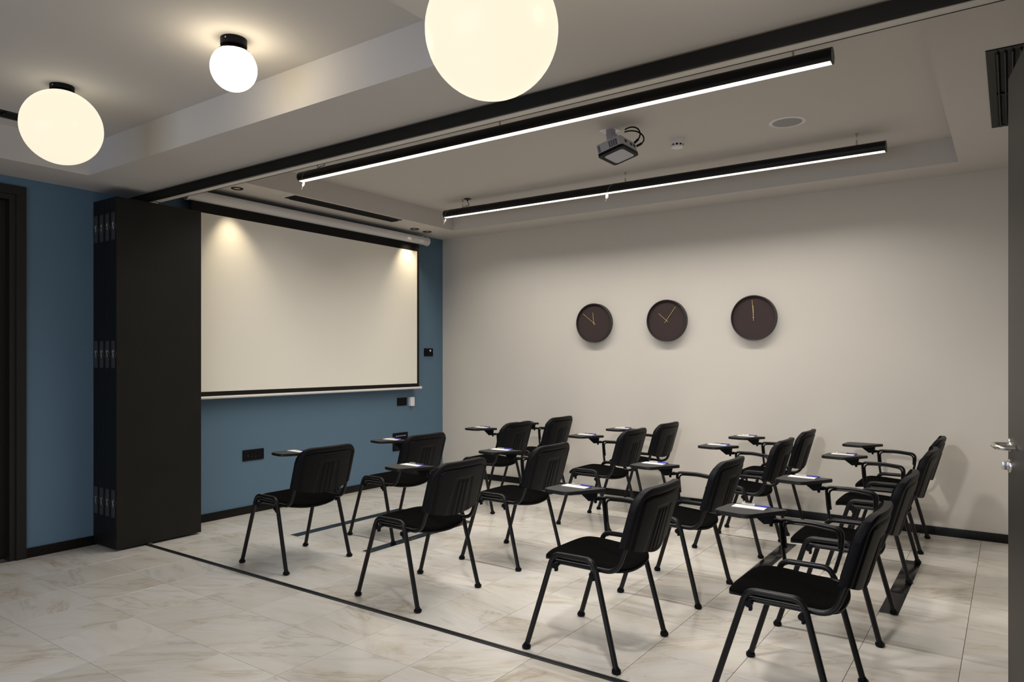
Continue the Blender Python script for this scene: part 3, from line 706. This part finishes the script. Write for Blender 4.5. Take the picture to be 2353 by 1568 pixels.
# ------------------------------------------------------------------ tablet chairs
# local frame: sitter faces -x, the sitter's right hand is +y, origin on the floor midway between the feet
HX, HY = 0.234, 0.259
def make_chair():
    t = thing('tablet_chair', '', 'chair', (0, 0, 0), 0, 'black tablet chairs set out in rows')
    R = 0.0128
    for s in (-1, 1):
        yt = s * 0.246
        A = Vector((-HX, s * HY, 0.012)); B = Vector((-0.104, yt, 0.43)); C1 = Vector((-0.088, yt, 0.4655)); C2 = Vector((0.108, yt, 0.4655)); D = Vector((0.124, yt, 0.43)); E_ = Vector((HX, s * HY, 0.012))
        for (f, k) in ((A, B), (E_, D)):
            bm = BM(); add_tube(bm, [f, k], R, 10); lg = obj('leg', bm, 'blackmetal', t)
            d = (k - f).normalized()
            bm = BM(); add_cyl(bm, (f.x, f.y, 0.0), (f.x, f.y, 0.006), 0.0150, 0.0205, seg=8); add_cyl(bm, (f.x, f.y, 0.006), (f.x, f.y, 0.017), 0.0215, 0.0205, seg=8); add_cyl(bm, (f.x, f.y, 0.016), f + d * 0.014, 0.0160, 0.0140, seg=12)
            obj('foot_cap', bm, 'blackplastic', lg)
        bm = BM(); add_tube(bm, fillet([B - (B - A).normalized() * 0.03, C1, C2, D - (D - E_).normalized() * 0.03], [0.05, 0.05], 7), R, 12); obj('side_frame', bm, 'blackmetal', t)
        # tube that carries seat and back
        yb = s * 0.216
        bm = BM(); add_tube(bm, fillet([(-0.10, yb, 0.424), (0.10, yb, 0.422), (0.215, yb, 0.420), (0.258, s * 0.212, 0.54), (0.312, s * 0.200, 0.72)], [0.05, 0.085, 0.05], 8), 0.0112, 12); obj('back_tube', bm, 'blackmetal', t)
        # linking brackets inside each side frame
        for xx, zz in ((-0.085, 0.414), (0.112, 0.404)):
            bm = BM(); add_cyl(bm, (xx, yt - s * 0.016, zz), (xx, yt + s * 0.012, zz), 0.0135, seg=14)
            add_box(bm, (xx + (0.004 if xx > 0 else 0.006), yt - s * 0.002, zz - 0.015), (0.012, 0.020, 0.024), None, 0.003)
            add_cyl(bm, (xx, yt + s * 0.0115, zz), (xx, yt + s * 0.014, zz), 0.006, seg=8)
            obj('linking_bracket', bm, 'blackplastic', t)
    for xx in (-0.085, 0.112):
        bm = BM(); add_tube(bm, [(xx, -0.246, 0.414 if xx < 0 else 0.41), (xx, 0.246, 0.414 if xx < 0 else 0.41)], 0.0095, 10, up=Vector((0, 0, 1))); obj('crossbar', bm, 'blackmetal', t)
    # seat
    def plan(u, v, hx=0.212, hy=0.207, n_=4.2):
        a = u * hx; b = v * hy
        m_ = max(abs(u), abs(v))
        if m_ < 1e-6: return 0.0, 0.0
        k = m_ / (abs(u) ** n_ + abs(v) ** n_) ** (1 / n_)
        return a * k, b * k
    def ztop(x, y):
        z = 0.457 - 0.010 * max(0, min(1, (x + 0.08) / 0.2)) + 0.010 * max(0, (x - 0.13) / 0.08) ** 2
        z -= 0.020 * max(0, (-x - 0.13) / 0.08) ** 2
        z -= 0.034 * (1 - min(1, (y / 0.205) ** 2)) * max(0, min(1, (x + 0.14) / 0.30))
        return z
    def slab(name, m_, sc, z_hi, z_lo, edge):
        bm = BM(); n_ = 20; top = {}; bot = {}
        for i in range(n_ + 1):
            for j in range(n_ + 1):
                u, v = -math.cos(PI * i / n_), -math.cos(PI * j / n_)
                x, y = plan(u, v); x *= sc; y *= sc
                e = max(abs(u), abs(v)); drop = edge * max(0, (e - 0.80) / 0.20) ** 2.5
                top[i, j] = bm.verts.new((x + 0.004, y, ztop(x, y) + z_hi - drop))
                bot[i, j] = bm.verts.new((x + 0.004, y, ztop(x, y) + z_lo))
        for i in range(n_):
            for j in range(n_):
                bm.faces.new((top[i, j], top[i + 1, j], top[i + 1, j + 1], top[i, j + 1])); bm.faces.new((bot[i, j], bot[i, j + 1], bot[i + 1, j + 1], bot[i + 1, j]))
        for k in range(n_):
            for a, b in (((k, 0), (k + 1, 0)), ((n_, k), (n_, k + 1)), ((k + 1, n_), (k, n_)), ((0, k + 1), (0, k))):
                bm.faces.new((top[b], top[a], bot[a], bot[b]))
        return obj(name, bm, m_, t)
    slab('seat', 'fabric', 1.0, 0.0, -0.030, 0.018)
    slab('seat_pan', 'blackplastic', 1.004, -0.027, -0.036, 0.0)
    # back: shell with raised rim, panel and slots; cushion on the sitter's side
    Wb, Zt, rc = 0.233, 0.797, 0.092
    def zb(y): return 0.490 + 0.046 * (y / Wb) ** 2
    def zt(y):
        a = abs(y) - (Wb - rc)
        return Zt if a <= 0 else Zt - (rc - math.sqrt(max(0, rc * rc - min(a, rc) ** 2)))
    def xo(y, z): return 0.300 + 0.285 * (z - 0.53) - 0.034 * (y / Wb) ** 2
    def sstep(a, b, x):
        q = max(0, min(1, (x - a) / (b - a))); return q * q * (3 - 2 * q)
    def relief(y, z):
        d = min(Wb - abs(y), zt(y) - z)
        r_ = 0.0
        r_ -= 0.007 * (sstep(0.030, 0.036, d) - sstep(0.040, 0.046, d))          # groove round the panel
        r_ += 0.003 * sstep(0.040, 0.046, d)
        hw = 0.066 + 0.022 * (0.72 - z) / 0.2
        inside = sstep(hw + 0.004, hw - 0.002, abs(y)) * sstep(0.708, 0.700, z)
        r_ -= 0.0035 * inside
        for c in (-0.034, 0.0, 0.034):
            cc = c * (1 + 0.12 * (0.69 - z) / 0.2)
            r_ += 0.0045 * sstep(0.012, 0.008, abs(y - cc)) * sstep(0.690, 0.680, z)
        return r_
    edges = [0, .004, .012, .024, .030, .036, .040, .046, .058]
    half = sorted(set([round(Wb - e, 4) for e in edges] + [0.16, 0.14, 0.12, 0.10, 0.092, 0.086, 0.08, 0.074, 0.068, 0.062, 0.056, 0.05, 0.044, 0.038, 0.033, 0.027, 0.021, 0.015, 0.011, 0.0075, 0.004, 0.0]))
    ycols = [-a for a in half[::-1] if a > 0] + half
    rows = [0, .02, .06, .12, .2, .3, .4, .5, .58, .62, .645, .66, .67, .685, .70, .715, .73, .76, .80, .83, .845, .855, .868, .88, .895, .91, .93, .955, .975, .99, 1.0]
    bm = BM(); g = {}; h = {}
    for i, y in enumerate(ycols):
        for j, v in enumerate(rows):
            z = zb(y) + v * (zt(y) - zb(y))
            d = min(Wb - abs(y), zt(y) - z)
            x = xo(y, z) + relief(y, z) - 0.008 * (1 - sstep(0, 0.012, d)) ** 2
            g[i, j] = bm.verts.new((x, y, z))
    ni, nj = len(ycols), len(rows)
    TH = 0.036
    for i, y in enumerate(ycols):
        for j, v in enumerate(rows):
            if i in (0, ni - 1) or j in (0, nj - 1):
                z = zb(y) + v * (zt(y) - zb(y)); h[i, j] = bm.verts.new((xo(y, z) - TH, y, z))
    for i in range(ni - 1):
        for j in range(nj - 1): bm.faces.new((g[i, j], g[i + 1, j], g[i + 1, j + 1], g[i, j + 1]))
    per = [(i, 0) for i in range(ni)] + [(ni - 1, j) for j in range(1, nj)] + [(i, nj - 1) for i in range(ni - 2, -1, -1)] + [(0, j) for j in range(nj - 2, 0, -1)]
    for a, b in zip(per, per[1:] + per[:1]): bm.faces.new((g[a], h[a], h[b], g[b]))
    obj('back_shell', bm, 'blackplastic', t, angle=50)
    bm = BM(); cols = 16; rws = 12; a_ = {}; b_ = {}
    for i in range(cols + 1):
        y = -math.cos(PI * i / cols) * (Wb - 0.006)
        for j in range(rws + 1):
            v = 0.5 - 0.5 * math.cos(PI * j / rws); z = zb(y) + 0.004 + v * (zt(y) - zb(y) - 0.010)
            e = min(Wb - 0.006 - abs(y), z - zb(y) - 0.004, zt(y) - 0.006 - z)
            a_[i, j] = bm.verts.new((xo(y, z) - TH - 0.004 - 0.016 * sstep(0, 0.04, e), y, z)); b_[i, j] = bm.verts.new((xo(y, z) - TH + 0.006, y, z))
    for i in range(cols):
        for j in range(rws):
            bm.faces.new((a_[i, j], a_[i, j + 1], a_[i + 1, j + 1], a_[i + 1, j])); bm.faces.new((b_[i, j], b_[i + 1, j], b_[i + 1, j + 1], b_[i, j + 1]))
    per = [(i, 0) for i in range(cols + 1)] + [(cols, j) for j in range(1, rws + 1)] + [(i, rws) for i in range(cols - 1, -1, -1)] + [(0, j) for j in range(rws - 1, 0, -1)]
    for a, b in zip(per, per[1:] + per[:1]): bm.faces.new((a_[a], a_[b], b_[b], b_[a]))
    obj('back_cushion', bm, 'fabric', t)
    # armrest on the right-hand side
    ya = 0.262
    pts = fillet([(-0.080, 0.256, 0.445), (-0.094, ya, 0.54), (-0.102, ya, 0.645), (0.03, ya, 0.648), (0.156, ya, 0.634), (0.152, ya, 0.55), (0.124, 0.256, 0.448)], [0.02, 0.028, 0.03, 0.034, 0.04], 7)
    bm = BM(); add_tube(bm, pts, 0.0085, 12, sx=1.45); ar = obj('armrest', bm, 'blackmetal', t)
    bm = BM(); add_tube(bm, fillet([(-0.078, ya, 0.52), (-0.088, ya, 0.632), (0.03, ya, 0.635), (0.142, ya, 0.622), (0.140, ya, 0.55)], [0.03, 0.03, 0.03], 6), 0.0055, 8, sx=1.2); ip = obj('inner_strip', bm, 'blackmetal', ar)
    # writing tablet: outline in plan
    zt0, zt1 = 0.684, 0.702
    base = [(-0.322, 0.028), (-0.175, 0.002), (-0.058, 0.192), (-0.080, 0.206), (-0.300, 0.216)]
    outl = fillet([((-0.322 - 0.300) / 2, (0.028 + 0.216) / 2, 0)] + [(*p, 0) for p in [(-0.330, 0.022), (-0.170, -0.004), (-0.055, 0.196), (-0.066, 0.206), (-0.312, 0.214)]] + [((-0.322 - 0.300) / 2, (0.028 + 0.216) / 2, 0)], [0.045, 0.03, 0.008, 0.006, 0.05], 6)
    outl = [(p.x, p.y) for p in outl[:-1]]
    bm = BM(); add_prism(bm, outl, 'Z', zt0, zt1)
    es = [e for e in bm.edges if abs(e.verts[0].co.z - e.verts[1].co.z) < 1e-6]
    bmesh.ops.bevel(bm, geom=es, offset=0.003, segments=2, affect='EDGES')
    tb = obj('writing_tablet', bm, 'tablet', t)
    bm = BM()
    add_prism(bm, [(-0.236, 0.684), (-0.112, 0.684), (-0.118, 0.652), (-0.132, 0.630), (-0.158, 0.626), (-0.176, 0.640)], 'Y', 0.200, 0.222)
    add_prism(bm, [(-0.225, 0.676), (-0.115, 0.676), (-0.115, 0.684), (-0.225, 0.684)], 'Y', 0.165, 0.205)
    br = obj('tablet_bracket', bm, 'blackplastic', t, angle=25)
    bm = BM(); add_cyl(bm, (-0.160, 0.218, 0.637), (-0.112, 0.252, 0.637), 0.0115, seg=14); add_cyl(bm, (-0.116, 0.25, 0.637), (-0.098, 0.262, 0.637), 0.0085, seg=12)
    obj('pivot', bm, 'blackplastic', br)
    bm = BM(); add_cyl(bm, (-0.136, 0.236, 0.628), (-0.136, 0.236, 0.613), 0.009, 0.007, seg=12); obj('pivot_knob', bm, 'blackplastic', br)
    return t

COLX = ['nearest the blue wall', 'second from the blue wall', 'third from the blue wall', 'farthest from the blue wall']
ROWY = ['first from the floor track', 'second from the floor track', 'third from the floor track', 'closest to the clock wall']
POS = [[(1.534, -3.287), (2.665, -3.297), (3.870, -3.353), (4.755, -3.355)],
       [(1.552, -2.360), (2.680, -2.375), (3.870, -2.370), (4.755, -2.375)],
       [(1.540, -1.125), (2.682, -1.122), (3.865, -1.180), (4.757, -1.222)],
       [(1.555, -0.410), (2.680, -0.422), (3.852, -0.430), (4.745, -0.430)]]
def make_pad():
    bm = BM(); bx(bm, -0.0715, 0.0715, -0.030, 0.030, 0, 0.003, 0.0004); o = obj('notepad', bm, 'paper', None, smooth=False); return o
def make_pen():
    t = thing('pen', '', 'pen', (0, 0, 0), 0, 'blue pens on the tablets')
    bm = BM(); add_cyl(bm, (-0.005, 0, 0.0052), (0.066, 0, 0.0052), 0.0042, seg=10); obj('barrel', bm, 'penblue', t)
    bm = BM(); add_cyl(bm, (-0.062, 0, 0.0052), (-0.005, 0, 0.0052), 0.0036, 0.0042, seg=10); obj('grip', bm, 'steel', t)
    bm = BM(); add_box(bm, (-0.030, 0, 0.0108), (0.035, 0.0025, 0.0015)); obj('clip', bm, 'steel', t)
    bm = BM(); add_cyl(bm, (-0.070, 0, 0.0052), (-0.062, 0, 0.0052), 0.0015, 0.004, seg=8); obj('tip', bm, 'steel', t)
    return t
chair0 = pad0 = pen0 = None
for r in range(4):
    for c in range(4):
        x, y = POS[r][c]
        where = '%s, %s' % (COLX[c], ROWY[r])
        lab = 'black tablet chair %s' % where
        rz = random.uniform(-0.012, 0.012)
        if chair0 is None:
            chair0 = make_chair(); chair0.location = (x, y, 0); chair0.rotation_euler = (0, 0, rz); chair0['label'] = lab; ch = chair0
        else: ch = dup(chair0, (x, y, 0), rz, lab)
        if r == 3 and c == 3: continue                      # this one's tablet is bare
        pr = random.uniform(-0.06, 0.06)
        px, py = x - 0.208 + random.uniform(-.004, .004), y + 0.160
        lab = 'white notepad on tablet of chair %s' % where
        if pad0 is None:
            pad0 = make_pad(); p = pad0
        else:
            p = pad0.copy(); COL.objects.link(p)
        p.location = (px, py, 0.7022); p.rotation_euler = (0, 0, pr); tag(p, lab, 'notepad', 'white notepads on the tablets')
        lab = 'blue pen on notepad of chair %s' % where
        q = (px + 0.022, py + 0.020, 0.7053)
        if pen0 is None:
            pen0 = make_pen(); pen0.location = q; pen0.rotation_euler = (0, 0, pr - 0.05); pen0['label'] = lab
        else: dup(pen0, q, pr - 0.05 + random.uniform(-.05, .05), lab)
